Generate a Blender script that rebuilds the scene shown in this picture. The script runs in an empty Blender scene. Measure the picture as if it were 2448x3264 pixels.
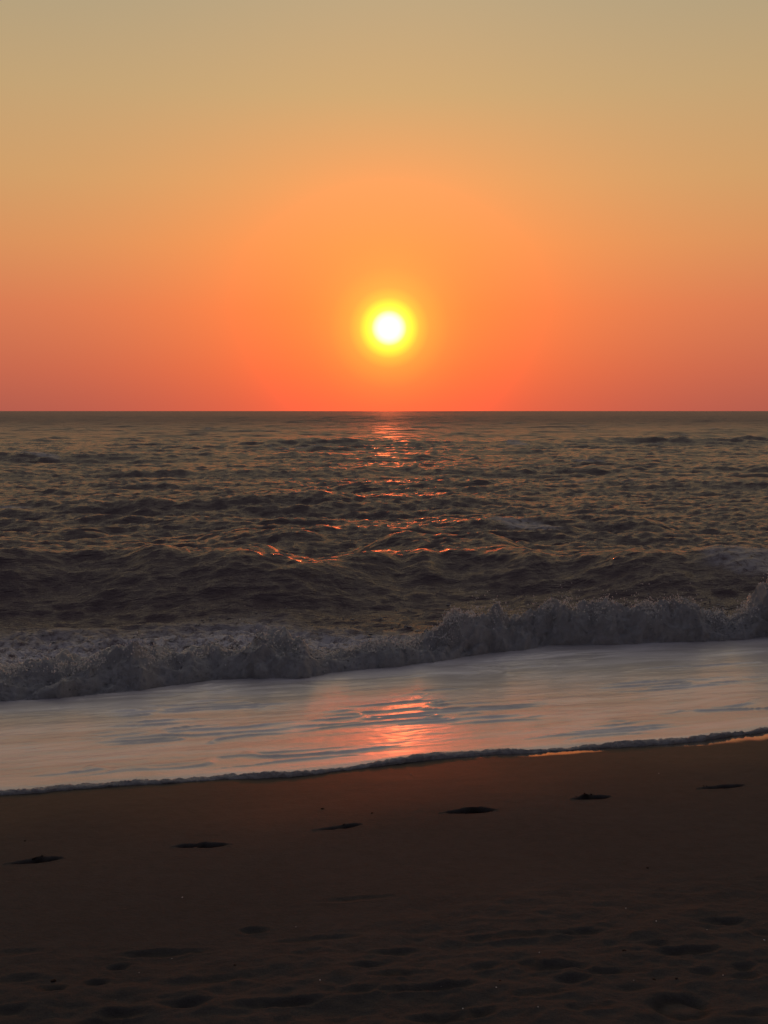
import bpy, math, random
import numpy as np
from mathutils import Vector

random.seed(7)
rng = np.random.default_rng(7)
scene = bpy.context.scene
col = scene.collection
R = math.radians

# ------------------------------------------------------------------ camera
F = 3640.0                      # focal length in photo pixels (photo 2448 x 3264)
CX, CY, HORIZON = 1224.0, 1632.0, 1310.0
CAM_Z = 2.6
PITCH = math.atan((CY - HORIZON) / F)
cam_data = bpy.data.cameras.new('camera')
cam = bpy.data.objects.new('camera', cam_data)
col.objects.link(cam)
cam.location = (0, 0, CAM_Z)
cam.rotation_euler = (R(90) - PITCH, 0, 0)
cam_data.sensor_fit = 'VERTICAL'
cam_data.sensor_height = 36.0
cam_data.sensor_width = 27.0
cam_data.lens = 36.0 * F / 3264.0
cam_data.clip_start = 0.1
cam_data.clip_end = 90000.0
scene.camera = cam
scene.render.resolution_x = 768
scene.render.resolution_y = 1024

SUN_EL, SUN_AZ = R(4.1), R(0.25)       # azimuth measured from +Y towards +X
sun_dir = Vector((math.sin(SUN_AZ) * math.cos(SUN_EL), math.cos(SUN_AZ) * math.cos(SUN_EL), math.sin(SUN_EL)))

# ------------------------------------------------------------------ world
world = bpy.data.worlds.new('World')
scene.world = world
world.use_nodes = True
NT = world.node_tree
NT.nodes.clear()


class NB:
    """small node builder"""
    def __init__(self, nt):
        self.nt = nt

    def n(self, kind, **kw):
        o = self.nt.nodes.new(kind)
        for k, v in kw.items():
            setattr(o, k, v)
        return o

    def link(self, a, b):
        self.nt.links.new(a, b)

    def put(self, sock, v):
        if hasattr(v, 'is_output'):
            self.link(v, sock)
        else:
            sock.default_value = v

    def math(self, op, a, b=0.0, c=0.0, clamp=False):
        m = self.n('ShaderNodeMath', operation=op, use_clamp=clamp)
        self.put(m.inputs[0], a)
        self.put(m.inputs[1], b)
        self.put(m.inputs[2], c)
        return m.outputs[0]

    def mix(self, f, a, b, blend='MIX'):
        m = self.n('ShaderNodeMix', data_type='RGBA', blend_type=blend)
        self.put(m.inputs[0], f)
        for s, v in ((m.inputs[6], a), (m.inputs[7], b)):
            if hasattr(v, 'is_output'):
                self.link(v, s)
            else:
                s.default_value = (*v, 1.0) if len(v) == 3 else v
        return m.outputs[2]

    def ramp(self, f, stops, interp='LINEAR'):
        r = self.n('ShaderNodeValToRGB')
        r.color_ramp.interpolation = interp
        els = r.color_ramp.elements
        while len(els) < len(stops):
            els.new(0.5)
        for e, (p, c) in zip(els, stops):
            e.position = p
        for e, (p, c) in zip(els, stops):
            e.color = (*c, 1.0)
        self.put(r.inputs[0], f)
        return r.outputs[0]

    def maprange(self, v, a, b, c=0.0, d=1.0, smooth=False):
        m = self.n('ShaderNodeMapRange')
        m.interpolation_type = 'SMOOTHSTEP' if smooth else 'LINEAR'
        self.put(m.inputs[0], v)
        for i, q in enumerate((a, b, c, d)):
            m.inputs[i + 1].default_value = q
        return m.outputs[0]

    def noise(self, vec, scale, detail=4, rough=0.55, dist=0.0):
        t = self.n('ShaderNodeTexNoise')
        self.link(vec, t.inputs['Vector'])
        t.inputs['Scale'].default_value = scale
        t.inputs['Detail'].default_value = detail
        t.inputs['Roughness'].default_value = rough
        t.inputs['Distortion'].default_value = dist
        return t.outputs['Fac']

    def vscale(self, vec, s, rot=0.0):
        m = self.n('ShaderNodeMapping')
        self.link(vec, m.inputs['Vector'])
        m.inputs['Scale'].default_value = s
        m.inputs['Rotation'].default_value = (0, 0, rot)
        return m.outputs[0]


def lin(r, g, b):
    f = lambda c: (c / 255 / 12.92) if c / 255 <= 0.04045 else ((c / 255 + 0.055) / 1.055) ** 2.4
    return (f(r), f(g), f(b))


W = NB(NT)
tc = W.n('ShaderNodeTexCoord')
dirv = tc.outputs['Generated']
sep = W.n('ShaderNodeSeparateXYZ')
W.link(dirv, sep.inputs[0])
el = W.math('MULTIPLY', W.math('ARCSINE', sep.outputs[2]), 180 / math.pi)        # degrees
el01 = W.math('DIVIDE', el, 90.0, clamp=True)
az = W.math('ARCTAN2', sep.outputs[0], sep.outputs[1])
az = W.math('ABSOLUTE', W.math('SUBTRACT', W.math('MULTIPLY', az, 180 / math.pi), 0.25))
e = lambda d: d / 90.0
near = W.ramp(el01, [
    (e(0), lin(256, 106, 69)), (e(2), lin(264, 115, 66)), (e(5), lin(270, 130, 67)), (e(8), lin(264, 150, 80)),
    (e(11), lin(246, 163, 98)), (e(15), lin(212, 172, 120)), (e(20), lin(192, 171, 135)),
    (e(28), lin(174, 162, 142)), (e(42), lin(148, 140, 134)), (e(65), lin(120, 115, 118)), (e(90), lin(98, 97, 109))])
side = W.ramp(el01, [
    (e(0), lin(184, 97, 82)), (e(2), lin(202, 107, 83)), (e(5), lin(219, 125, 88)), (e(8), lin(221, 149, 97)),
    (e(11), lin(213, 163, 109)), (e(15), lin(200, 168, 122)), (e(20), lin(179, 165, 134)),
    (e(28), lin(164, 154, 138)), (e(42), lin(140, 133, 129)), (e(65), lin(116, 112, 116)), (e(90), lin(98, 97, 109))])
g = W.math('EXPONENT', W.math('MULTIPLY', W.math('POWER', W.math('DIVIDE', az, 11.0), 2.0), -1.0))
skyc = W.mix(g, side, near)
# the sky loses light and warmth away from the sunset
away = W.maprange(az, 22.0, 120.0, 0.0, 1.0, True)
skyc = W.mix(away, skyc, W.ramp(el01, [(0, lin(56, 52, 66)), (e(12), lin(66, 63, 77)), (e(30), lin(78, 77, 92)), (e(60), lin(93, 92, 106)), (1, lin(98, 97, 109))]))
# aureole round the sun
dot = W.n('ShaderNodeVectorMath', operation='DOT_PRODUCT')
W.link(dirv, dot.inputs[0])
dot.inputs[1].default_value = sun_dir
th = W.math('MULTIPLY', W.math('ARCCOSINE', W.math('MINIMUM', dot.outputs['Value'], 1.0)), 180 / math.pi)
t4 = W.math('DIVIDE', th, 4.0, clamp=True)
q = lambda d: d / 4.0
aur = W.ramp(t4, [
    (q(0), (1.3, 1.25, 1.2)), (q(0.50), (1.2, 1.1, 1.05)), (q(0.70), (1.0, 1.0, 0.62)), (q(0.88), (0.4, 0.85, 0.06)),
    (q(1.12), (0.15, 0.72, 0.0)), (q(1.5), (0.05, 0.24, 0.0)), (q(2.0), (0.02, 0.07, 0.0)), (q(3.0), (0.0, 0.01, 0.0)), (1.0, (0, 0, 0))],
    'LINEAR')
skyc = W.mix(1.0, skyc, aur, 'ADD')
# the red glare round the sun is far brighter than a camera can record
glare = W.math('MULTIPLY', W.math('EXPONENT', W.math('MULTIPLY', W.math('POWER', W.math('DIVIDE', th, 2.45), 1.45), -1.0)), 9.5)
gm = W.n('ShaderNodeVectorMath', operation='SCALE')
gm.inputs[0].default_value = (1.0, 0.024, 0.002)
W.link(glare, gm.inputs['Scale'])
skyc = W.mix(1.0, skyc, gm.outputs[0], 'ADD')
nish = W.n('ShaderNodeTexSky', sky_type='NISHITA')
nish.sun_disc = False
nish.sun_elevation = SUN_EL
nish.sun_rotation = SUN_AZ
nish.dust_density = 4.0
nish.air_density = 1.5
bg1 = W.n('ShaderNodeBackground')
W.link(skyc, bg1.inputs[0])
bg1.inputs[1].default_value = 0.90
bg2 = W.n('ShaderNodeBackground')
W.link(nish.outputs[0], bg2.inputs[0])
bg2.inputs[1].default_value = 0.004
addw = W.n('ShaderNodeAddShader')
W.link(bg1.outputs[0], addw.inputs[0])
W.link(bg2.outputs[0], addw.inputs[1])
wout = W.n('ShaderNodeOutputWorld')
W.link(addw.outputs[0], wout.inputs[0])

# ------------------------------------------------------------------ sun
sd = bpy.data.lights.new('sun', 'SUN')
sd.energy = 0.05
sd.angle = R(0.6)
sd.color = (1.0, 0.15, 0.04)
sun = bpy.data.objects.new('sun', sd)
sun.rotation_euler = (-sun_dir).to_track_quat('-Z', 'Y').to_euler()
sun.location = (0, 40, 10)
col.objects.link(sun)

vs = scene.view_settings
vs.view_transform = 'Standard'
vs.look = 'None'
vs.exposure = 0.0
vs.gamma = 1.0
vs.use_curve_mapping = False

# ------------------------------------------------------------------ numpy noise
_perm = rng.permutation(4096).astype(np.int64)
_g2 = np.stack([np.cos(np.arange(4096) * 2.39996), np.sin(np.arange(4096) * 2.39996)], 1)
_gv = rng.normal(size=(4096, 3))
_gv /= np.linalg.norm(_gv, axis=1)[:, None]


def noise2(x, y, seed=0):
    xi = np.floor(x).astype(np.int64)
    yi = np.floor(y).astype(np.int64)
    xf, yf = x - xi, y - yi
    u = xf ** 3 * (xf * (xf * 6 - 15) + 10)
    v = yf ** 3 * (yf * (yf * 6 - 15) + 10)

    def g(ix, iy, dx, dy):
        h = _perm[(_perm[(ix + seed * 57) & 4095] + iy) & 4095]
        gr = _g2[h]
        return gr[..., 0] * dx + gr[..., 1] * dy
    a = g(xi, yi, xf, yf)
    b = g(xi + 1, yi, xf - 1, yf)
    c = g(xi, yi + 1, xf, yf - 1)
    d = g(xi + 1, yi + 1, xf - 1, yf - 1)
    return (a + (b - a) * u + (c - a) * v + (a - b - c + d) * u * v) * 1.5


def noise3(x, y, z, seed=0):
    xi, yi, zi = (np.floor(k).astype(np.int64) for k in (x, y, z))
    xf, yf, zf = x - xi, y - yi, z - zi
    u, v, w = (k ** 3 * (k * (k * 6 - 15) + 10) for k in (xf, yf, zf))
    out = 0
    for i in (0, 1):
        for j in (0, 1):
            for k in (0, 1):
                h = _perm[(_perm[(_perm[(xi + i + seed * 91) & 4095] + yi + j) & 4095] + zi + k) & 4095]
                gr = _gv[h]
                d = gr[..., 0] * (xf - i) + gr[..., 1] * (yf - j) + gr[..., 2] * (zf - k)
                out = out + d * (u if i else 1 - u) * (v if j else 1 - v) * (w if k else 1 - w)
    return out * 1.5


def fbm2(x, y, o=4, seed=0, gain=0.5):
    s, a = 0, 1.0
    for i in range(o):
        s = s + a * noise2(x * 2 ** i, y * 2 ** i, seed + i * 3)
        a *= gain
    return s


def sstep(a, b, x):
    t = np.clip((x - a) / (b - a), 0, 1)
    return t * t * (3 - 2 * t)


# ------------------------------------------------------------------ places: a photo pixel and a height give a point of the beach
def at_z(px, py, z):
    """point at height z seen at a photo pixel"""
    dx = (px - CX) / F
    dy = -(py - CY) / F
    ca, sa = math.cos(PITCH), math.sin(PITCH)
    d = (dx, ca + dy * sa, -sa + dy * ca)
    k = (z - CAM_Z) / d[2]
    return d[0] * k, d[1] * k


EDGE_Z = 0.15
edge_px = [(0, 2531), (295, 2510), (590, 2492), (885, 2475), (1033, 2461), (1180, 2438), (1328, 2424), (1476, 2411), (1623, 2404),
           (1918, 2385), (2140, 2371), (2302, 2352), (2448, 2328)]
edge_pts = [at_z(a, b, EDGE_Z) for a, b in edge_px]


def extend(pts, n0, n1, slope):
    (xa, ya), (xb, yb) = pts[0], pts[-1]
    return [(xa - n0, ya - n0 * slope)] + list(pts) + [(xb + n1, yb + n1 * slope)]


edge_pts = extend(edge_pts, 400, 400, 0.26)
EX = np.array([p[0] for p in edge_pts])
EY = np.array([p[1] for p in edge_pts])
TILT = math.atan(0.26)
CT, ST = math.cos(TILT), math.sin(TILT)


def edge_y(x):
    w = 0.25
    return 0.03 * noise2(x * 0.9, x * 0 + 7.7, 4) + (np.interp(x - w, EX, EY) + 2 * np.interp(x, EX, EY) + np.interp(x + w, EX, EY)) / 4 + \
        0.026 * noise2(x * 2.3, x * 0 + 3.1, 5) + 0.012 * noise2(x * 7, x * 0 + 1.7, 6)


def off(x, y):
    """distance offshore from the edge of the swash"""
    return (y - edge_y(x)) * CT


def along(x, y):
    return x * CT + y * ST


# ------------------------------------------------------------------ materials
def material(name):
    m = bpy.data.materials.new(name)
    m.use_nodes = True
    m.node_tree.nodes.clear()
    return m, NB(m.node_tree)


# --- sand
sand_mat, S = material('sand')
tcs = S.n('ShaderNodeNewGeometry')
pos = tcs.outputs['Position']
wet = S.n('ShaderNodeAttribute', attribute_name='wet').outputs['Fac']
deep = S.n('ShaderNodeAttribute', attribute_name='damp_shade').outputs['Fac']
n1 = S.noise(pos, 1.1, 5)
n2 = S.noise(pos, 260.0, 3, 0.7)
n3 = S.noise(pos, 14.0, 5, 0.6)
dry = S.mix(n1, (0.076, 0.073, 0.069), (0.106, 0.102, 0.097))
dry = S.mix(S.maprange(n2, 0.3, 0.7), dry, S.mix(1.0, dry, (0.62, 0.60, 0.58), 'MULTIPLY'))
dry = S.mix(S.maprange(n3, 0.35, 0.75), dry, S.mix(1.0, dry, (0.82, 0.80, 0.80), 'MULTIPLY'))
damp = S.mix(1.0, dry, (0.78, 0.75, 0.74), 'MULTIPLY')
c = S.mix(wet, dry, damp)
c = S.mix(deep, c, S.mix(1.0, c, (0.30, 0.24, 0.22), 'MULTIPLY'))  # prints and hollows: shade painted into the colour, along with damp exposed sand
# pale shell grit
vor = S.n('ShaderNodeTexVoronoi')
S.link(pos, vor.inputs['Vector'])
vor.inputs['Scale'].default_value = 22.0
gr = S.math('LESS_THAN', vor.outputs['Distance'], 0.035)
vs_ = S.n('ShaderNodeSeparateColor')
S.link(vor.outputs['Color'], vs_.inputs[0])
gr = S.math('MULTIPLY', gr, S.math('GREATER_THAN', vs_.outputs[0], 0.86))
c = S.mix(gr, c, (0.32, 0.28, 0.24))
bs = S.n('ShaderNodeBsdfPrincipled')
S.link(c, bs.inputs['Base Color'])
S.link(S.maprange(wet, 0.0, 1.0, 0.85, 0.55), bs.inputs['Roughness'])
S.link(S.maprange(wet, 0.0, 1.0, 0.08, 0.06), bs.inputs['Specular IOR Level'])
film = S.n('ShaderNodeAttribute', attribute_name='film').outputs['Fac']
S.link(film, bs.inputs['Coat Weight'])
bs.inputs['Coat Roughness'].default_value = 0.08
bs.inputs['Coat IOR'].default_value = 1.6
hgt = S.math('ADD', S.math('MULTIPLY', n2, 0.0022), S.math('MULTIPLY', S.noise(pos, 45.0, 4, 0.6), 0.008))
hgt = S.math('MULTIPLY', hgt, S.maprange(wet, 0.0, 1.0, 1.0, 0.25))
bp = S.n('ShaderNodeBump')
bp.inputs['Strength'].default_value = 0.8
bp.inputs['Distance'].default_value = 1.0
S.link(hgt, bp.inputs['Height'])
S.link(bp.outputs[0], bs.inputs['Normal'])
so = S.n('ShaderNodeOutputMaterial')
S.link(bs.outputs[0], so.inputs[0])

# --- sea water with foam attribute
sea_mat, S = material('sea_water')
pos = S.n('ShaderNodeNewGeometry').outputs['Position']
foam = S.n('ShaderNodeAttribute', attribute_name='foam').outputs['Fac']
swash = S.n('ShaderNodeAttribute', attribute_name='swash').outputs['Fac']
farw = S.n('ShaderNodeAttribute', attribute_name='unresolved').outputs['Fac']
pr = S.vscale(pos, (1, 1, 1), -TILT)
pa = S.vscale(pr, (0.45, 1.0, 1.0))
w1 = S.noise(pa, 2.2, 5, 0.6, 0.4)
w2 = S.noise(pa, 9.0, 5, 0.62, 0.3)
w3 = S.noise(pa, 40.0, 3, 0.6)
h_sea = S.math('ADD', S.math('ADD', S.math('MULTIPLY', w1, 0.10), S.math('MULTIPLY', w2, 0.060)), S.math('MULTIPLY', w3, 0.008))
w0 = S.noise(pa, 0.45, 4, 0.6, 0.3)
h_sea = S.math('ADD', h_sea, S.math('MULTIPLY', S.math('ADD', S.math('MULTIPLY', w0, 0.7), S.math('MULTIPLY', w1, 0.10)), farw))
ps = S.vscale(pr, (0.22, 1.0, 1.0))
h_sw = S.math('ADD', S.math('MULTIPLY', S.noise(ps, 5.0, 4, 0.55, 0.5), 0.008), S.math('ADD', S.math('MULTIPLY', S.noise(pr, 55.0, 3, 0.6), 0.0016), S.math('MULTIPLY', S.noise(pr, 13.0, 3, 0.6), 0.006)))
hh = S.n('ShaderNodeMix', data_type='FLOAT')
S.link(swash, hh.inputs[0])
S.link(h_sea, hh.inputs[2])
S.link(h_sw, hh.inputs[3])
bp = S.n('ShaderNodeBump')
bp.inputs['Strength'].default_value = 1.0
bp.inputs['Distance'].default_value = 1.0
S.link(hh.outputs[0], bp.inputs['Height'])
fn = S.noise(pr, 7.0, 7, 0.72, 0.8)
fm = S.math('MULTIPLY', foam, S.maprange(fn, 0.32, 0.60, 0.0, 1.0, True), clamp=True)
water = S.n('ShaderNodeBsdfPrincipled')
S.link(S.mix(fm, (0.112, 0.079, 0.082), (0.74, 0.71, 0.69)), water.inputs['Base Color'])
S.link(S.math('ADD', S.math('ADD', S.math('MULTIPLY', fm, 0.5), 0.24), S.math('MULTIPLY', farw, 0.24)), water.inputs['Roughness'])
water.inputs['IOR'].default_value = 1.333
S.link(bp.outputs[0], water.inputs['Normal'])
# swash: water whitened by a skin of fine bubbles, shining
sw = S.n('ShaderNodeBsdfPrincipled')
sn = S.noise(S.vscale(pr, (0.3, 1.0, 1.0)), 2.4, 5, 0.6, 0.6)
S.link(S.mix(S.maprange(sn, 0.4, 0.65, 0, 1, True), (0.52, 0.49, 0.48), (0.80, 0.77, 0.76)), sw.inputs['Base Color'])
sw.inputs['Roughness'].default_value = 0.46
sw.inputs['IOR'].default_value = 2.7
sw.inputs['Coat Weight'].default_value = 0.5
sw.inputs['Coat Roughness'].default_value = 0.22
S.link(bp.outputs[0], sw.inputs['Normal'])
mx = S.n('ShaderNodeMixShader')
S.link(swash, mx.inputs[0])
S.link(water.outputs[0], mx.inputs[1])
S.link(sw.outputs[0], mx.inputs[2])
so = S.n('ShaderNodeOutputMaterial')
S.link(mx.outputs[0], so.inputs[0])

# --- foam
foam_mat, S = material('sea_foam')
pos = S.n('ShaderNodeNewGeometry').outputs['Position']
fn = S.noise(pos, 6.0, 6, 0.65)
fc = S.mix(S.maprange(fn, 0.3, 0.7), (0.54, 0.54, 0.53), (0.78, 0.79, 0.78))
di = S.n('ShaderNodeBsdfDiffuse')
S.link(fc, di.inputs[0])
tr = S.n('ShaderNodeBsdfTranslucent')
S.link(fc, tr.inputs[0])
gl = S.n('ShaderNodeBsdfGlossy')
gl.inputs['Roughness'].default_value = 0.5
bp = S.n('ShaderNodeBump')
bp.inputs['Strength'].default_value = 0.9
bp.inputs['Distance'].default_value = 0.03
S.link(S.noise(pos, 70.0, 5, 0.7), bp.inputs['Height'])
for o in (di, tr, gl):
    S.link(bp.outputs[0], o.inputs['Normal'])
m1 = S.n('ShaderNodeMixShader')
m1.inputs[0].default_value = 0.40
S.link(di.outputs[0], m1.inputs[1])
S.link(tr.outputs[0], m1.inputs[2])
fr = S.n('ShaderNodeFresnel')
fr.inputs[0].default_value = 1.15
m2 = S.n('ShaderNodeMixShader')
S.link(fr.outputs[0], m2.inputs[0])
S.link(m1.outputs[0], m2.inputs[1])
S.link(gl.outputs[0], m2.inputs[2])
so = S.n('ShaderNodeOutputMaterial')
S.link(m2.outputs[0], so.inputs[0])

# --- thin spray: light passes through it
spray_mat, S = material('thin_spray')
di = S.n('ShaderNodeBsdfDiffuse')
di.inputs[0].default_value = (0.8, 0.8, 0.8, 1)
tr = S.n('ShaderNodeBsdfTranslucent')
tr.inputs[0].default_value = (0.95, 0.93, 0.9, 1)
m1 = S.n('ShaderNodeMixShader')
m1.inputs[0].default_value = 0.65
S.link(di.outputs[0], m1.inputs[1])
S.link(tr.outputs[0], m1.inputs[2])
so = S.n('ShaderNodeOutputMaterial')
S.link(m1.outputs[0], so.inputs[0])

# --- shell and pebble
shell_mat, S = material('shell')
pos = S.n('ShaderNodeNewGeometry').outputs['Position']
b = S.n('ShaderNodeBsdfPrincipled')
S.link(S.mix(S.noise(pos, 180.0, 3), (0.55, 0.50, 0.44), (0.85, 0.82, 0.76)), b.inputs['Base Color'])
b.inputs['Roughness'].default_value = 0.35
so = S.n('ShaderNodeOutputMaterial')
S.link(b.outputs[0], so.inputs[0])
clod_mat, S = material('damp_sand_clod')
pos = S.n('ShaderNodeNewGeometry').outputs['Position']
b = S.n('ShaderNodeBsdfPrincipled')
S.link(S.mix(S.noise(pos, 120.0, 4), (0.018, 0.012, 0.010), (0.045, 0.030, 0.024)), b.inputs['Base Color'])
b.inputs['Roughness'].default_value = 0.8
b.inputs['Specular IOR Level'].default_value = 0.2
so = S.n('ShaderNodeOutputMaterial')
S.link(b.outputs[0], so.inputs[0])


# ------------------------------------------------------------------ mesh helpers
def mesh_from(name, verts, quads, mat, attrs=None, smooth=True, tris=None):
    me = bpy.data.meshes.new(name)
    verts = np.asarray(verts, dtype=np.float32)
    me.vertices.add(len(verts))
    me.vertices.foreach_set('co', verts.ravel())
    f = np.asarray(quads if tris is None else tris, dtype=np.int32)
    k = f.shape[1]
    me.loops.add(f.size)
    me.loops.foreach_set('vertex_index', f.ravel())
    me.polygons.add(len(f))
    me.polygons.foreach_set('loop_start', np.arange(0, f.size, k, dtype=np.int32))
    me.polygons.foreach_set('loop_total', np.full(len(f), k, dtype=np.int32))
    me.update(calc_edges=True)
    me.validate()
    if smooth:
        me.polygons.foreach_set('use_smooth', np.ones(len(me.polygons), dtype=bool))
    for an, av in (attrs or {}).items():
        a = me.attributes.new(an, 'FLOAT', 'POINT')
        a.data.foreach_set('value', np.asarray(av, dtype=np.float32).ravel())
    me.materials.append(mat)
    ob = bpy.data.objects.new(name, me)
    col.objects.link(ob)
    return ob


def grid_quads(nr, nc):
    idx = np.arange(nr * nc).reshape(nr, nc)
    return np.stack([idx[:-1, :-1], idx[:-1, 1:], idx[1:, 1:], idx[1:, :-1]], -1).reshape(-1, 4)


def tag(o, label=None, cat=None, group=None, kind=None):
    if label:
        o['label'] = label
    if cat:
        o['category'] = cat
    if group:
        o['group'] = group
    if kind:
        o['kind'] = kind
    return o


# ------------------------------------------------------------------ beach
def base_h(x, y):
    s = off(x, y)
    z = np.where(s < 0, EDGE_Z - 0.106 * s, EDGE_Z - 0.105 * s)
    z = np.where(s < -20, EDGE_Z + 2.12 + 0.02 * (-s - 20), z)
    return np.maximum(z, -2.5)


def ground_at(px, py):
    z = 0.4
    for _ in range(25):
        x, y = at_z(px, py, z)
        z = float(base_h(np.array([x]), np.array([y]))[0])
    return x, y, z


# fresh prints along the damp band: pixel, length px, tilt deg, style
prints = [
    ((110, 2746), 160, -6, 0,
     'dark footprint with a small heaped ridge, nearest the left edge of the damp sand'),
    ((640, 2699), 172, 2, 1, 'dark footprint broken into two hollows, second from the left on the damp sand'),
    ((1078, 2640), 145, -7, 2, 'thin slanting dark footprint, third from the left on the damp sand'),
    ((1495, 2588), 164, 3, 3, 'long straight dark footprint, fourth from the left with a low rim along its far side'),
    ((1887, 2546), 122, -2, 4, 'short dark footprint heaped with sand crumbs, fifth from the left on the damp sand'),
    ((2302, 2510), 148, -4, 5, 'slim dark footprint farthest right, closest to the wet strip beside the foam edge'),
]
# old hollows trodden in the loose sand: pixel, width px, height px, depth
hollows = [
    ((373, 3079), 70, 22, .9), ((302, 3130), 85, 24, 1), ((166, 3152), 90, 22, 1), ((509, 3036), 300, 26, .8), ((811, 2964), 80, 20, .9),
    ((996, 2994), 240, 26, .55), ((996, 3038), 120, 20, .5), ((590, 3195), 150, 28, 1), ((406, 3223), 150, 26, 1), ((885, 3193), 290, 34, 1.1),
    ((1173, 3075), 130, 26, .8), ((1151, 3160), 120, 22, .7), ((1121, 2868), 230, 24, .4), ((310, 3254), 130, 24, .9), ((37, 3219), 110, 20, .7),
    ((1600, 2985), 330, 26, .6), ((1858, 2967), 130, 24, .9), ((2190, 3033), 200, 32, 1.1), ((2087, 3012), 90, 22, .7), ((1777, 3082), 190, 42, 1.2),
    ((1962, 3093), 220, 18, .9), ((1549, 3079), 130, 20, .8), ((1681, 3071), 80, 18, .8), ((2375, 3079), 75, 22, .9), ((2257, 3097), 100, 18, .9),
    ((2375, 3114), 110, 16, .8), ((1829, 3127), 90, 20, .8), ((1372, 3149), 270, 30, 1.0), ((1534, 3225), 100, 24, 1), ((1408, 3243), 170, 22, .9),
    ((1268, 3031), 150, 24, .7), ((1268, 3105), 180, 22, .8), ((2294, 2937), 130, 18, .6), ((2434, 2970), 70, 22, .7), ((2338, 2938), 70, 16, .5),
    ((60, 3035), 160, 24, .4), ((2400, 3232), 150, 26, .7), ((1900, 3215), 190, 28, .6), ((1080, 3250), 130, 22, .7), ((1720, 3170), 240, 24, .6),
    ((2010, 3150), 150, 18, .5), ((60, 3120), 150, 20, .5), ((690, 3120), 210, 24, .5),
]
shoe = ((2165, 3210), 175, 60)

print_pts = []
for (p, L, tl, stl, lab) in prints:
    x, y, z = ground_at(*p)
    d = math.hypot(x, y)
    print_pts.append((x, y, L / F * y * 0.98, math.atan(0.26) * 0.55 + R(-tl) * 0.6, stl))


def bump_ell(x, y, cx, cy, a, b, rot, p=2.0):
    c_, s_ = math.cos(rot), math.sin(rot)
    u = ((x - cx) * c_ + (y - cy) * s_) / a
    v = (-(x - cx) * s_ + (y - cy) * c_) / b
    return (np.abs(u) ** p + np.abs(v) ** p)


def relief(x, y):
    """returns (dz, turned)"""
    dz = np.zeros_like(x)
    damp_shade = np.zeros_like(x)
    s = -off(x, y)
    loose = sstep(2.6, 3.6, s + 0.35 * fbm2(x * 0.9, y * 0.9, 2, 31)) * (s < 30)
    dz += loose * (0.014 * fbm2(x * 2.2, y * 3.4, 4, 21) + 0.007 * fbm2(x * 7, y * 9, 3, 25) + 0.002 * fbm2(x * 24, y * 24, 2, 29))
    dz += 0.006 * fbm2(x * 0.7, y * 0.7, 2, 33) + 0.0012 * fbm2(x * 5, y * 6, 3, 35)
    warp = 0.28 * fbm2(x * 6, y * 8, 3, 41)
    warp2 = 0.35 * fbm2(x * 14, y * 16, 3, 43)
    for (p, w, h, dep) in hollows:
        gx, gy, gz = ground_at(*p)
        a = 0.5 * w / F * gy * 1.1
        sl = (CAM_Z - gz) / gy
        b = max(0.5 * h / F * gy / math.sin(math.atan(sl) + 0.10) * 1.0, 0.035)
        r = bump_ell(x, y, gx, gy, a, b, 0.12) ** 0.5 + warp
        r = r + warp2 * 0.5
        hole = np.exp(-(np.clip(r, 0, None) / 0.78) ** 2.6)
        rim = np.exp(-((r - 1.25) / 0.28) ** 2)
        dz += dep * (-0.015 * hole + 0.004 * rim * (1 + warp2))
        damp_shade += 0.42 * hole * min(dep, 1)
    for i, (px_, py_, L, rot, stl) in enumerate(print_pts):
        c_, s_ = math.cos(rot), math.sin(rot)
        u = ((x - px_) * c_ + (y - py_) * s_) / (L / 2)
        v = (-(x - px_) * s_ + (y - py_) * c_) / 0.048
        wf = [0.72, 0.8, 0.62, 0.9, 0.8, 0.72][stl]
        sole = wf * (0.85 + 0.25 * np.cos((u - 0.45) * 2.2)) * np.sqrt(np.clip(1 - u * u, 0, 1))
        if stl == 1:
            sole = sole * (1 - 0.75 * np.exp(-((u + 0.18) / 0.10) ** 2))
        if stl == 2:
            sole = sole * (1 - 0.3 * np.exp(-((u + 0.0) / 0.2) ** 2))
        vv = v - [0.25 * u, 0, 0.3 * u, 0, 0, 0.1 * u][stl]
        inn = sstep(0.0, 0.32, sole - np.abs(vv) + warp2 * 0.6) * (np.abs(u) < 1.15)
        rimd = np.exp(-((np.abs(vv) - sole - 0.30) / 0.30) ** 2) * (np.abs(u) < 1.2) * (0.4 + 0.9 * (vv > 0))
        heap = 0
        if stl == 0:
            heap = np.exp(-((u - 0.2) / 0.25) ** 2 - ((v - 0.7) / 0.5) ** 2) * 0.016
        if stl == 4:
            heap = np.exp(-((u + 0.25) / 0.32) ** 2 - ((v - 0.6) / 0.5) ** 2) * 0.026
        if stl == 3:
            heap = np.exp(-((u - 0.25) / 0.40) ** 2 - ((v - 0.9) / 0.4) ** 2) * 0.016
        dz += -0.026 * inn + 0.006 * rimd * (1 + warp2) + heap * (1 + 1.2 * warp2)
        damp_shade = np.maximum(damp_shade, np.maximum(inn, np.clip(heap * 40, 0, 1)))
    # the shoe print at lower right: an oval sole outline pressed round a raised middle
    gx, gy, gz = ground_at(*shoe[0])
    a = 0.5 * shoe[1] / F * gy
    r = bump_ell(x, y, gx, gy, a, 0.085, 0.1) ** 0.5 + warp * 0.4
    ring = np.exp(-((r - 0.85) / 0.24) ** 2)
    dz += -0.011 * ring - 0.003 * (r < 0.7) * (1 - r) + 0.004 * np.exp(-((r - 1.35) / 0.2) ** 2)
    damp_shade = np.maximum(damp_shade, 0.45 * ring)
    return dz, np.clip(damp_shade, 0, 1)


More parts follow.
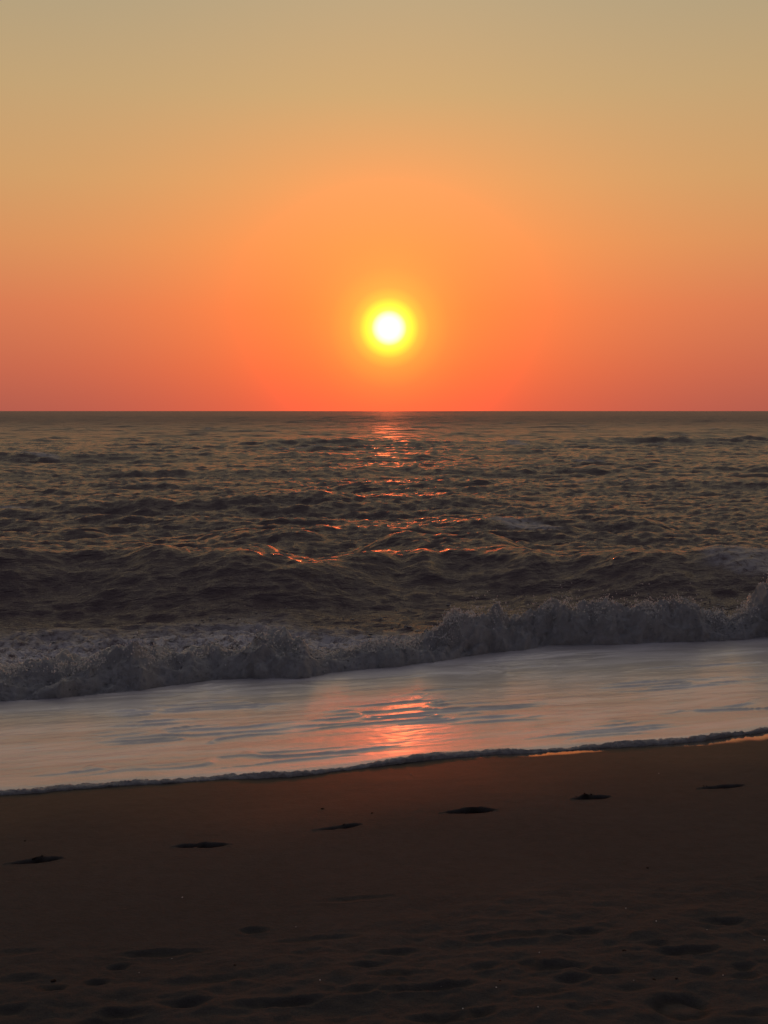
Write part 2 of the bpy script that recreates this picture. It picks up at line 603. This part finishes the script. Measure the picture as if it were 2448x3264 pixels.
def axis(fine0, fine1, step, lo, hi, growth=1.16):
    a = list(np.arange(fine0, fine1 + step * 0.5, step))
    d = step
    while a[-1] < hi:
        d *= growth
        a.append(min(a[-1] + d, hi))
    d = step
    pre = []
    v = fine0
    while v > lo:
        d *= growth
        v = max(v - d, lo)
        pre.append(v)
    return np.array(pre[::-1] + a)


gxs = axis(-2.9, 3.2, 0.0115, -500, 500)
gys = axis(3.35, 8.0, 0.0105, -60, 160)
GX, GY = np.meshgrid(gxs, gys)
X, Y = GX.ravel(), GY.ravel()
Z = base_h(X, Y)
dz, damp_shade = relief(X, Y)
sarr = off(X, Y)
onland = (sarr < 0.3)
Z = Z + dz * onland
Z = np.where(sarr < -60, Z, Z)
dist_in = -sarr
wetn = 0.4 * fbm2(X * 0.8, Y * 0.8, 3, 51)
wet = np.clip(1 - sstep(0.2, 2.2, dist_in + wetn), 0, 1) * 0.9 + 0.1 * (1 - sstep(2.2, 3.3, dist_in + wetn))
filmw = np.interp(X, [-2.4, 0.1, 0.5, 1.0, 1.5, 1.7, 2.2, 3.0, 4], [0.02, 0.02, 0.07, 0.17, 0.17, 0.05, 0.16, 0.32, 0.35])
film = 1 - sstep(0.6, 1.0, (dist_in + 0.03 * fbm2(X * 4, Y * 4, 3, 55)) / filmw)
V = np.stack([X, Y, Z], 1)
quads = grid_quads(len(gys), len(gxs))
qx = X[quads].mean(1)
qy = Y[quads].mean(1)
owner = np.zeros(len(quads), dtype=int)
patches = []
for i, ((p, L, tl, stl, lab), (px_, py_, Lm, rot, _)) in enumerate(zip(prints, print_pts)):
    patches.append((px_, py_, Lm / 2 * 1.25, 0.125, rot, 'footprint', lab, 'footprints in a row along the damp sand'))
px_, py_, _z = ground_at(*shoe[0])
patches.append((px_, py_, 0.5 * shoe[1] / F * py_ * 1.5, 0.15, 0.1, 'footprint', 'oval shoe print with a raised middle, low in the loose sand at the right', None))
for hi, lab in ((9, 'broad shallow footprint trodden in the loose sand at the bottom left of the centre'),
                (17, 'wide old footprint in the loose sand above the oval shoe print'),
                (19, 'deepest soft hollow footprint right of the centre in the loose sand'),
                (3, 'long faint trodden footprint at the upper left of the loose sand'),
                (4, 'small round footprint hollow alone at the top of the loose sand left of centre')):
    p, w, h, dep = hollows[hi]
    hx, hy, hz = ground_at(*p)
    patches.append((hx, hy, 0.5 * w / F * hy * 1.25, 0.12, 0.12, 'footprint', lab, 'old footprints in the loose sand'))
for k, P in enumerate(patches):
    inside = bump_ell(qx, qy, P[0], P[1], P[2], P[3], P[4]) < 1
    owner[inside & (owner == 0)] = k + 1


def sub_mesh(name, mask, origin=None):
    q_ = quads[mask]
    used, inv = np.unique(q_, return_inverse=True)
    v = V[used].copy()
    if origin is not None:
        v -= np.array(origin)
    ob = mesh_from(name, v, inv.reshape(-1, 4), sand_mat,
                   {'wet': wet[used], 'damp_shade': damp_shade[used], 'film': film[used]})
    if origin is not None:
        ob.location = origin
    return ob


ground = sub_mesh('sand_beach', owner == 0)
tag(ground, 'dark brown damp sand beach sloping to the sea', kind='structure')
print_obs = []
for k, P in enumerate(patches):
    oz = float(base_h(np.array([P[0]]), np.array([P[1]]))[0])
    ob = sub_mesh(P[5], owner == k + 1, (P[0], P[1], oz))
    tag(ob, P[6], 'footprint', P[7])
    print_obs.append(ob)

# ------------------------------------------------------------------ sea
# breaker lines
base_px = [(0, 2249), (192, 2240), (413, 2216), (546, 2196), (708, 2175), (826, 2171), (974, 2172), (1062, 2151), (1254, 2134), (1387, 2116),
           (1520, 2095), (1667, 2078), (1770, 2062), (1918, 2062), (2095, 2056), (2302, 2050), (2448, 2038)]
BZ = -0.09
base_pts = extend([at_z(a, b, BZ) for a, b in base_px], 400, 400, 0.26)
BX = np.array([p[0] for p in base_pts])
BYv = np.array([p[1] for p in base_pts])
top_px = [(0, 2110), (221, 2090), (430, 2068), (708, 2046), (856, 2006), (944, 2024), (1033, 2046), (1180, 2040), (1298, 2024), (1416, 1988), (1535, 1958),
          (1623, 1936), (1770, 1920), (1977, 1920), (2090, 1926), (2169, 1900), (2243, 1938), (2331, 1968), (2390, 1924), (2448, 1880)]
WIDTH_X = [-3.0, -1.6, -0.6, 0.3, 1.0, 2.5, 5.0]
WIDTH_V = [1.5, 1.4, 1.1, 0.95, 0.85, 0.85, 0.9]


def brk_y(x):
    return np.interp(x, BX, BYv)


def brk_w(x):
    return np.interp(x, WIDTH_X, WIDTH_V)


hx_, hh_ = [], []
for (a, b) in top_px:
    # distance of the crest: base distance plus part of the width
    yy = 11.0
    for _ in range(6):
        x0 = (a - CX) / F * yy
        yy = float(brk_y(x0)) + 0.42 * float(brk_w(x0))
    zt = CAM_Z - (b - HORIZON) / F * yy * 1.0
    hx_.append((a - CX) / F * yy)
    hh_.append(max(zt - BZ, 0.08))
hx_ = [-400, -30, -8] + hx_ + [hx_[-1] + 0.5, hx_[-1] + 2, 30, 400]
hh_ = [0.2, 0.25, 0.2] + hh_ + [0.55, 0.5, 0.45, 0.3]


def brk_h(x):
    left = 1 - sstep(-0.4, 0.6, x)
    return np.interp(x, hx_, hh_) * (1 - 0.12 * left + (0.10 + 0.22 * left) * noise2(x * 1.9, x * 0 + 4.4, 151))


# spectrum of wind waves running towards the beach
comps = []
for i in range(120):
    lam = 0.32 * (26.0 / 0.32) ** (rng.random())
    th_ = rng.normal(0, 0.42 if lam < 4 else 0.28) + TILT * 0.5
    k = 2 * math.pi / lam
    steep = 0.038 if lam < 2.2 else 0.024 * (1.0 if lam < 4 else (4 / lam) ** 0.9)
    comps.append((lam, k * math.sin(th_), -k * math.cos(th_), steep * lam / (2 * math.pi) * 1.05, rng.random() * 2 * math.pi))


def swell(x, y, yc, slope, h, front, back, x0, x1, soft):
    """one travelling swell: crest line y = yc + slope*x, steep face towards the beach"""
    d = (y - (yc + slope * x + 0.55 * noise2(x * 0.35, x * 0 + yc, 61)))
    p = np.where(d < 0, np.exp(-(np.abs(d) / front) ** 1.7), np.exp(-(d / back) ** 1.5))
    m = sstep(x0 - soft, x0 + soft, x) * (1 - sstep(x1 - soft, x1 + soft, x))
    return h * p * m * (1 + 0.22 * noise2(x * 0.8, x * 0 + yc * 3, 63))


def sea_height(x, y, cell):
    r = np.hypot(x, y)
    s = off(x, y)
    by = brk_y(x)
    w = brk_w(x)
    back = y - by                                   # behind the foot of the breaker
    # mean level: thin sheet running up the sand, then level
    z = np.where(s < 0, EDGE_Z - 0.25 * (-s) - 0.01, EDGE_Z + 0.012 * sstep(0, 0.15, s) - 0.074 * (s - np.clip(s - 2.4, 0, 1.8) ** 2 / 3.6 - np.clip(s - 4.2, 0, None)))
    z = np.where(s < -1.0, EDGE_Z - 0.3, z)
    lvl = BZ * np.exp(-np.clip(back, 0, None) / 3.0)
    z = np.where(back > 0, lvl, z)
    open_ = sstep(0.1, 2.2, back)
    near_amp = 0.30 + 0.70 * sstep(4.5, 9, back)
    # wind waves, each only where the mesh can carry it
    dzw = np.zeros_like(x)
    for (lam, kx, ky, amp, ph) in comps:
        fade = 1 - sstep(lam * 0.22, lam * 0.45, cell)
        if fade.max() <= 0:
            continue
        a = kx * x + ky * y + ph
        g_ = 0.5 + 0.5 * np.sin(a)
        prof = 2.1 * g_ ** 2.3 - 0.75
        grow = 1.0 if lam < 3 else (0.35 + 0.65 * sstep(14, 40, r))
        dzw += amp * fade * prof * grow
    gust = 0.75 + 0.5 * fbm2(x * 0.07, y * 0.07, 2, 71)
    z = z + open_ * near_amp * dzw * gust * (0.8 + 0.2 * sstep(40, 90, r))
    # irregular chop crests
    ch = fbm2(along(x, y) * 0.9, (y * CT - x * ST) * 2.0, 3, 73)
    z = z + open_ * 0.05 * ch * (1 - sstep(60, 160, r))
    z = z + open_ * 0.022 * fbm2(along(x, y) * 3.2, (y * CT - x * ST) * 6.5, 3, 75) * (1 - sstep(30, 70, r))
    al, cr = along(x, y), (y * CT - x * ST)
    rg = (1 - np.abs(noise2(al * 1.1 + 0.4 * noise2(al * 2, cr * 3, 76), cr * 2.9, 77)) * 1.8) * 0.036
    rg = rg + (1 - np.abs(noise2(al * 3.0, cr * 7.5, 78)) * 1.8) * 0.016 * (1 - sstep(25, 50, r))
    z = z + open_ * near_amp * (rg - 0.03) * (1 - sstep(70, 140, r))
    # the swells about to break
    far = (1 - sstep(300, 1200, r))
    mainc = np.interp(x, [-8, -3, -1, 0.2, 1.0, 2.0, 3.0, 6], [15.4, 15.8, 16.2, 16.8, 17.3, 17.0, 16.8, 17.2])
    z = z + swell(x, y, mainc, 0.0, 0.60, 1.25, 1.8, -60, 60, 1.0) * np.interp(x, [-4, -2, 0.2, 1.2, 3, 5], [1.1, 1.1, 0.85, 0.9, 0.85, 1.0])
    z = z + swell(x, y, 19.4, 0.02, 0.40, 1.0, 1.5, -0.3, 2.4, 0.8)
    z = z + swell(x, y, 19.8, 0.15, 0.24, 0.9, 1.5, -4.5, -1.6, 0.8)
    z = z + swell(x, y, 22.8, 0.18, 0.26, 1.2, 1.8, -3.4, 0.8, 0.8)
    z = z + swell(x, y, 24.0, 0.10, 0.28, 1.3, 2.2, 1.0, 6.0, 1.0)
    z = z + swell(x, y, 30.5, 0.20, 0.30, 1.5, 2.6, -40, 3.0, 1.5)
    z = z + swell(x, y, 37, 0.15, 0.30, 1.6, 2.8, -1.0, 40, 1.5)
    z = z + swell(x, y, 47, 0.20, 0.34, 1.8, 3.2, -60, 60, 1.5)
    z = z + swell(x, y, 62, 0.15, 0.38, 2.2, 4.0, -60, 5, 3)
    z = z + swell(x, y, 84, 0.20, 0.42, 2.6, 5.0, -10, 90, 3)
    # churned lumps behind the breaker
    ext = np.interp(x, [-4, -1.5, 0, 1, 3], [3.0, 2.7, 1.7, 0.9, 0.9])
    cz = sstep(0.2, 0.6, back) * (1 - sstep(ext * 0.7, ext * 1.15, back)) * (1 - sstep(9, 14, np.abs(x)))
    lump = np.abs(noise2(x * 2.4, y * 3.4, 131)) + 0.5 * np.abs(noise2(x * 6, y * 8, 132)) + 0.25 * np.abs(noise2(x * 15, y * 19, 133))
    z = z + cz * (0.12 * (0.7 - lump) * 1.0 * np.interp(x, [-3, 0, 1.5], [1.0, 0.8, 0.5]))
    # swash wavelets
    z = z + 0.02 * np.exp(-np.abs(back) / 0.45) * (back < 0.5) * (s > 0)
    sws = sstep(0.12, 0.5, s) * (1 - sstep(-0.3, 0.1, back))
    t_ = along(x, y)
    c_ = (y * CT - x * ST)
    rd = noise2(t_ * 0.75 + 0.5 * noise2(t_ * 2, c_ * 2, 80), c_ * 5.5, 81)
    ridge = np.exp(-(rd / 0.11) ** 2)
    msk = sstep(0.02, 0.35, noise2(t_ * 0.55 + 9, c_ * 1.6, 83) + 0.08)
    z = z + sws * (0.015 * ridge * msk + 0.004 * fbm2(t_ * 1.2, c_ * 5, 3, 85) + 0.0015 * fbm2(t_ * 8, c_ * 22, 2, 87))
    return z, s, back


# rows: even steps near the beach, growing outwards
rows = [6.3]
while rows[-1] < 30000:
    r_ = rows[-1]
    st = 0.016 if r_ < 11 else 0.024 if r_ < 13 else 0.030 + (r_ - 13) * 0.0034
    if r_ > 600:
        st = 2.03 + (r_ - 600) * 0.05
    rows.append(r_ + st)
rows = np.array(rows)
half = math.atan(1224 / F)
fine = np.linspace(-half * 1.12, half * 1.12, 500)
da = fine[1] - fine[0]
outer = [fine[-1]]
d = da
while outer[-1] < R(72):
    d *= 1.12
    outer.append(outer[-1] + d)
outer = np.array(outer[1:])
angs = np.concatenate([-outer[::-1], fine, outer])
AA, RR = np.meshgrid(angs, rows)
tt = np.tan(AA)
SX = (RR * tt).ravel()
# rows lie along the shore close in, square to the view far out
SY = (RR + 0.26 * RR * tt * (1 - sstep(11, 40, RR))).ravel()
cell = np.maximum(np.gradient(rows)[:, None] * np.ones_like(AA), 0).ravel()
print('sea grid', len(rows), len(angs), len(SX))
SZ, ss, back = sea_height(SX, SY, cell)
# foam: churned water behind the breaker, streaks, a few whitecaps
EXT = np.interp(SX, [-4, -1.5, 0, 1, 3], [3.0, 2.7, 1.7, 0.9, 0.9])
foam_a = 1.0 * (1 - sstep(EXT * 0.6, EXT * 1.2, back)) * (back > -0.1)
foam_a += 0.5 * sstep(0.25, 0.55, np.exp(-((SX - 5.6) / 1.0) ** 2 - ((SY - 16.6) / 0.6) ** 2) + 0.25 * noise2(SX * 2, SY * 2, 91))
cap = noise2(along(SX, SY) * 0.28, SY * 0.5, 93) * (SZ > 0.16)
foam_a += 0.6 * sstep(0.55, 0.7, cap) * (SY > 20) * (SY < 300)
sw_a = sstep(-0.12, 0.02, -back)
sea = mesh_from('sea', np.stack([SX, SY, SZ], 1), grid_quads(len(rows), len(angs)), sea_mat,
                {'foam': np.clip(foam_a, 0, 1), 'swash': sw_a, 'unresolved': sstep(0.12, 1.1, cell)})
tag(sea, 'choppy brown sea rolling in under the sunset', kind='structure')

# ------------------------------------------------------------------ breaking wave (foam)
ico = None


def ico_data(sub=1):
    import bmesh
    bm = bmesh.new()
    bmesh.ops.create_icosphere(bm, subdivisions=sub, radius=1.0)
    v = np.array([p.co[:] for p in bm.verts])
    f = np.array([[q_.index for q_ in fa.verts] for fa in bm.faces])
    bm.free()
    return v, f


icoV, icoF = ico_data(1)          # 42 verts? (subdivision 1 = 12 verts, 20 faces)


def blobs(centres, radii, stretch=None):
    n = len(centres)
    v = icoV[None] * radii[:, None, None]
    v = v * (1 + 0.25 * rng.normal(size=(n, len(icoV), 1)))
    if stretch is not None:
        v = v * stretch[:, None, :]
    v = v + centres[:, None, :]
    f = icoF[None] + (np.arange(n) * len(icoV))[:, None, None]
    return v.reshape(-1, 3), f.reshape(-1, 3)


def billow(x, y, z, sc, seed):
    return 1 - np.abs(noise3(x * sc, y * sc, z * sc, seed)) * 2.2


def breaker_surface(u, v):
    """u = x along the wave, v = 0 foot .. 1 back; returns point"""
    h = brk_h(u) * 0.92
    w = brk_w(u)
    th = -0.25 + v * (math.pi * 1.02 + 0.25)
    s_ = w * 0.5 * (1 - np.cos(th)) ** 1.0
    s_ = np.where(th < math.pi / 2, w * 0.36 * (1 - np.cos(th)) ** 1.25, w * 0.36 + (w * 0.64) * (-np.cos(th)) ** 1.3 * 1.0)
    s_ = np.nan_to_num(s_)
    lean = np.sin(np.clip(th, 0, math.pi)) ** 2
    z = BZ - 0.03 + h * np.sign(np.sin(th)) * np.abs(np.sin(th)) ** 0.85
    z = np.where(th > math.pi / 2, z - 0.06 * (th - math.pi / 2), z)
    x = u
    y = brk_y(u) + s_
    return x, y, z, th, h


us = np.concatenate([np.arange(-14, -4.2, 0.05), np.arange(-4.2, 5.6, 0.0125), np.arange(5.6, 16, 0.05)])
vs2 = np.linspace(0, 1, 120)
UU, VV = np.meshgrid(us, vs2)
bx_, by_, bz_, bth, bh = breaker_surface(UU.ravel(), VV.ravel())
# outward direction of the roll
ny = -np.cos(bth) * 0.8
nz = np.abs(np.sin(bth)) + 0.15
nn = np.hypot(ny, nz)
ny, nz = ny / nn, nz / nn
amp = np.clip(bh / 0.45, 0.45, 1.15)
foot = sstep(-0.2, 0.35, bth)
b1 = billow(bx_, by_, bz_ * 0.9, 2.6, 1) - 0.5
b2 = billow(bx_, by_, bz_, 6.5, 2) - 0.5
b3 = billow(bx_, by_, bz_, 15.0, 3) - 0.5
b4 = billow(bx_, by_, bz_, 36.0, 4) - 0.5
b0 = billow(bx_, by_, bz_ * 0.8, 1.2, 11) - 0.5
disp = amp * foot * (0.05 * noise2(bx_ * 7.0, bth * 1.1, 161) + 0.022 * noise2(bx_ * 19.0, bth * 2.2, 162) + 0.14 * b0 + 0.115 * b1 + 0.058 * b2 + 0.024 * b3 + 0.008 * b4)
crest = np.exp(-((bth - 1.5) / 0.42) ** 2)
spike = np.clip(noise2(bx_ * 3.2, by_ * 2.0, 101), 0, 1) ** 1.8 * 0.42 + np.clip(noise2(bx_ * 8.0, by_ * 3.0, 102), 0, 1) ** 1.5 * 0.14 * np.clip(0.5 + 1.5 * noise2(bx_ * 1.4, by_ * 0, 107), 0, 2) + np.clip(noise2(bx_ * 17.0, by_ * 6.0, 103), 0, 1) ** 1.3 * 0.05
BVx = bx_ + 0.35 * disp * noise2(bx_ * 5, bz_ * 9, 105)
BVy = by_ + ny * disp
BVz = bz_ + nz * disp + crest * spike * amp * 0.8
V_b = np.stack([BVx, BVy, BVz], 1)
br = mesh_from('breaking_wave', V_b, grid_quads(len(vs2), len(us)), foam_mat)
tag(br, 'grey white foaming wave breaking across the shallow water', kind='structure')

# froth clinging to the wave and spray thrown off its crest
M = V_b.reshape(len(vs2), len(us), 3)
sel = (us > -4.4) & (us < 5.8)
ui = np.where(sel)[0]
n_f = 7000
iu = rng.choice(ui, n_f)
iv = np.clip((rng.beta(1.6, 1.5, n_f) * 95).astype(int) + 4, 0, 119)
cen = M[iv, iu] + rng.normal(0, 0.010, (n_f, 3))
rad = 0.003 + 0.008 * rng.random(n_f) ** 2.2
fv, ff = blobs(cen, rad, np.stack([np.full(n_f, 1.2), np.full(n_f, 1.0), 0.8 + 0.5 * rng.random(n_f)], 1))
froth = mesh_from('froth', fv, None, foam_mat, tris=ff)
tag(froth, kind='stuff', label='clots of white froth on the breaking wave')
n_s = 4200
bu = rng.choice(ui, 170)
cl = bu[rng.integers(0, len(bu), n_s)]
wgt = np.clip((np.interp(us[cl], hx_, hh_) - 0.16) / 0.3, 0.12, 1)
top = M[52, cl]
hgt_ = rng.exponential(0.050, n_s) * wgt
cen = top + np.stack([rng.normal(0, 0.045, n_s) + hgt_ * rng.normal(0, 0.35, n_s), rng.normal(0.02, 0.09, n_s), hgt_ + rng.normal(0.0, 0.02, n_s)], 1)
rad = 0.0028 + 0.006 * rng.random(n_s) ** 2
fv, ff = blobs(cen, rad, np.stack([np.ones(n_s), np.ones(n_s), 1 + 0.8 * rng.random(n_s)], 1))
# lacy flecks standing on the crest
n_l = 3600
ck = noise2(us * 2.1, us * 0, 141) + 0.5 * noise2(us * 6, us * 0, 142)
pr_ = np.where(sel, np.clip(ck + 0.1, 0, 1) * (0.25 + 0.75 * sstep(-0.5, 0.8, us)), 0)
cl = rng.choice(len(us), n_l, p=pr_ / pr_.sum())
rv = np.clip(rng.normal(55, 10, n_l).astype(int), 30, 90)
c2 = M[rv, cl] + np.stack([rng.normal(0, 0.006, n_l), rng.normal(0, 0.006, n_l), 0.006 + rng.exponential(0.012, n_l)], 1)
r2_ = 0.003 + 0.008 * rng.random(n_l) ** 2
f2v, f2f = blobs(c2, r2_)
ff = np.concatenate([ff, f2f + len(fv)])
fv = np.concatenate([fv, f2v])
spray = mesh_from('sea_spray', fv, None, spray_mat, tris=ff)
tag(spray, kind='stuff', label='spray drops thrown up from the crest of the breaking wave')

# churned foam lumps riding behind the low part of the wave
n_c = 5200
x = rng.uniform(-4.2, 5.5, n_c)
bk = 0.55 + rng.exponential(0.55, n_c) * np.interp(x, [-3, 0, 2, 5], [1.5, 0.9, 0.6, 0.8])
y = brk_y(x) + bk
keep = (fbm2(x * 2.0, y * 3.2, 3, 111) > -0.05) & (bk < 3.2)
x, y = x[keep], y[keep]
zc, _, _ = sea_height(x, y, np.full_like(x, 0.03))
cen = np.stack([x, y, zc + 0.004], 1)
n_c = len(x)
rad = 0.005 + 0.013 * rng.random(n_c) ** 2.2
fv, ff = blobs(cen, rad, np.stack([1.2 + 1.2 * rng.random(n_c), np.ones(n_c), 0.55 * np.ones(n_c)], 1))
churn = mesh_from('churned_foam', fv, None, foam_mat, tris=ff)
tag(churn, kind='stuff', label='lumps of churned foam behind the breaking wave')

# ------------------------------------------------------------------ foam lip along the edge of the swash
lu = np.concatenate([np.arange(-12, -3.2, 0.04), np.arange(-3.2, 3.8, 0.008), np.arange(3.8, 14, 0.04)])
lv = np.linspace(0, 1, 22)
LU, LV = np.meshgrid(lu, lv)
u_, v_ = LU.ravel(), LV.ravel()
wid = 0.048 + 0.034 * noise2(u_ * 1.3, u_ * 0 + 2, 121)
hei = (0.017 + 0.018 * noise2(u_ * 1.9, u_ * 0 + 5, 123)) * np.interp(u_, [-3, -1.5, 0, 3], [0.8, 0.85, 1.1, 1.25])
th_ = v_ * math.pi
ly = edge_y(u_) + wid * 0.5 * (1 - np.cos(th_)) - 0.012
lz = EDGE_Z - 0.003 + hei * np.sin(th_) ** 0.7 + 0.0
nb = billow(u_, ly, lz, 14, 7) * 0.009 + billow(u_, ly, lz, 40, 8) * 0.006 + billow(u_, ly, lz, 90, 9) * 0.003
fr_ = np.sin(th_) ** 0.5
lz = lz + nb * fr_ * 0.9
ly = ly - nb * np.cos(th_) * 0.8 - 0.012 * noise2(u_ * 18, v_ * 2, 125)
lip = mesh_from('foam_edge', np.stack([u_, ly, lz], 1), grid_quads(len(lv), len(lu)), foam_mat)
tag(lip, 'thin rolled lip of foam at the edge of the wash on the sand', kind='structure')

# ------------------------------------------------------------------ crumbs of sand on the footprints
lumpV, lumpF = ico_data(2)


def lump_mesh(name, mat, seed, flat=0.7, sq=(1, 1)):
    r2 = np.random.default_rng(seed)
    v = lumpV.copy()
    n_ = noise3(v[:, 0] * 1.4 + seed, v[:, 1] * 1.4, v[:, 2] * 1.4, seed)
    v = v * (1 + 0.55 * n_)[:, None]
    v *= np.array([sq[0], sq[1], flat])
    me = bpy.data.meshes.new(name)
    me.from_pydata(v.tolist(), [], lumpF.tolist())
    me.polygons.foreach_set('use_smooth', np.ones(len(me.polygons), dtype=bool))
    me.materials.append(mat)
    return me


clod_meshes = [lump_mesh('sand_clod', clod_mat, k) for k in range(4)]


def surf_z(x, y):
    xa, ya = np.array([x]), np.array([y])
    return float(base_h(xa, ya)[0] + relief(xa, ya)[0][0])


clods = {0: 4, 1: 2, 2: 2, 3: 2, 4: 7, 5: 3}
for i, n in clods.items():
    px_, py_, L, rot, stl = print_pts[i]
    for k in range(n):
        u = random.uniform(-0.95, 0.95) * L / 2
        v = random.uniform(-0.01, 0.055)
        if stl == 4 and k < 7:
            u, v = random.uniform(-0.75, 0.2) * L / 2, random.uniform(0.0, 0.06)
        if stl == 0 and k < 5:
            u, v = random.uniform(-0.1, 0.55) * L / 2, random.uniform(0.01, 0.06)
        xx = px_ + u * math.cos(rot) - v * math.sin(rot)
        yy = py_ + u * math.sin(rot) + v * math.cos(rot)
        rr = random.uniform(0.003, 0.007)
        o = bpy.data.objects.new('sand_clod', clod_meshes[k % 4])
        par = print_obs[i]
        o.parent = par
        o.location = (xx - par.location.x, yy - par.location.y, surf_z(xx, yy) + rr * 0.25 - par.location.z)
        o.rotation_euler = (random.random(), random.random(), random.random() * 6)
        o.scale = (rr * random.uniform(1, 1.8), rr, rr)
        col.objects.link(o)

# ------------------------------------------------------------------ shell fragments and pebbles


def shell_mesh(seed):
    """broken piece of a ribbed bivalve: curved fan with thickness"""
    r2 = np.random.default_rng(seed)
    na, nr = 9, 5
    a = np.linspace(-0.9, 0.9, na)
    vs_, fs = [], []
    for layer in (0, 1):
        for j in range(nr):
            for i in range(na):
                rr = 0.2 + 0.8 * j / (nr - 1) * (1 - 0.25 * r2.random() * (j == nr - 1))
                z = 0.42 * math.sin(math.pi * min(rr, 1) * 0.62) * math.cos(a[i]) + 0.03 * (i % 2) - 0.07 * layer
                vs_.append((rr * math.sin(a[i]), rr * math.cos(a[i]) - 0.5, z))
    idx = lambda l, j, i: l * na * nr + j * na + i
    for j in range(nr - 1):
        for i in range(na - 1):
            fs.append((idx(0, j, i), idx(0, j, i + 1), idx(0, j + 1, i + 1), idx(0, j + 1, i)))
            fs.append((idx(1, j, i), idx(1, j + 1, i), idx(1, j + 1, i + 1), idx(1, j, i + 1)))
    for i in range(na - 1):
        fs.append((idx(0, nr - 1, i), idx(0, nr - 1, i + 1), idx(1, nr - 1, i + 1), idx(1, nr - 1, i)))
        fs.append((idx(0, 0, i), idx(1, 0, i), idx(1, 0, i + 1), idx(0, 0, i + 1)))
    for j in range(nr - 1):
        fs.append((idx(0, j, 0), idx(0, j + 1, 0), idx(1, j + 1, 0), idx(1, j, 0)))
        fs.append((idx(0, j, na - 1), idx(1, j, na - 1), idx(1, j + 1, na - 1), idx(0, j + 1, na - 1)))
    me = bpy.data.meshes.new('shell_fragment')
    me.from_pydata(vs_, [], fs)
    me.materials.append(shell_mat)
    return me


shell_meshes = [shell_mesh(s) for s in (3, 4, 5)]
shells = [
    ((582, 2863), 9, 'white shell fragment alone on smooth sand below the second footprint from the left'),
    ((943, 2955), 5, 'tiny pale shell chip right of the small round hollow left of centre'),
    ((443, 3098), 6, 'small white shell chip right of the hollows at the lower left'),
    ((1020, 3128), 9, 'white shell fragment between the broad footprints left of centre near the bottom'),
    ((548, 3051), 6, 'small pale shell chip in the long faint footprint at the left'),
    ((1995, 2897), 6, 'faint shell chip alone on smooth sand above the loose sand at the right'),
    ((2092, 2951), 8, 'pale shell fragment at the top of the loose sand, left of a pair of chips'),
    ((2254, 2967), 8, 'pale shell fragment above the wide old footprint at the right'),
    ((2436, 2993), 9, 'pale flat shell fragment at the right edge of the picture'),
    ((1719, 3041), 6, 'small shell chip just above the deepest soft hollow right of centre'),
    ((2304, 3110), 8, 'bright white shell fragment right of centre below the wide old footprint'),
    ((1406, 3137), 6, 'small white shell chip on the trampled sand at the centre'),
    ((1582, 3155), 9, 'white shell fragment on trampled sand just right of the central chip'),
    ((1475, 3217), 8, 'grey white shell fragment above the lowest hollows at the centre'),
    ((1715, 3222), 7, 'white shell fragment nearest the bottom edge, left of the oval shoe print'),
    ((2020, 3128), 5, 'dull pale shell chip on trampled sand left of the oval shoe print'),
    ((1310, 2468), 10, 'pale flat shell fragment on damp sand just below the foam edge at the centre'),
    ((2100, 2466), 6, 'small pale shell chip on damp sand below the foam edge at the right'),
]
for k, (p, w, lab) in enumerate(shells):
    gx, gy, gz = ground_at(*p)
    r_ = 0.5 * w / F * gy * 1.15
    o = bpy.data.objects.new('shell_fragment', shell_meshes[k % 3])
    o.location = (gx, gy, surf_z(gx, gy) + r_ * 0.15)
    o.scale = (r_, r_, r_)
    o.rotation_euler = (random.uniform(-0.6, 0.2), random.uniform(-0.3, 0.3), random.uniform(0, 6.28))
    col.objects.link(o)
    tag(o, lab, 'shell', 'shell fragments scattered on the sand')

peb_meshes = [lump_mesh('pebble', clod_mat, k + 20, 0.6) for k in range(3)]
pebbles = [
    ((1990, 3033), 12, 'dark pebble between the deep hollow and the wide old footprint'),
    ((170, 3122), 16, 'dark lump beside the hollows at the lower left'),
    ((1594, 3125), 9, 'small dark pebble left of the centre hollows'),
    ((2085, 3118), 12, 'dark pebble on trampled sand above the oval shoe print'),
    ((2156, 3120), 9, 'small dark pebble on trampled sand right of its larger neighbour'),
    ((80, 2681), 7, 'dark speck of a pebble above the leftmost footprint'),
    ((1028, 2579), 9, 'thin dark pebble above the third footprint from the left'),
    ((1186, 2592), 8, 'dark pebble between the third and fourth footprints'),
    ((2064, 2767), 8, 'small dark pebble on smooth sand below the fifth footprint'),
    ((748, 3079), 8, 'small dark pebble on the loose sand left of centre'),
]
for k, (p, w, lab) in enumerate(pebbles):
    gx, gy, gz = ground_at(*p)
    r_ = 0.5 * w / F * gy
    o = bpy.data.objects.new('pebble', peb_meshes[k % 3])
    o.location = (gx, gy, surf_z(gx, gy) + r_ * 0.2)
    o.scale = (r_ * 1.2, r_, r_)
    o.rotation_euler = (0, 0, random.uniform(0, 6.28))
    col.objects.link(o)
    tag(o, lab, 'pebble', 'dark pebbles on the sand')
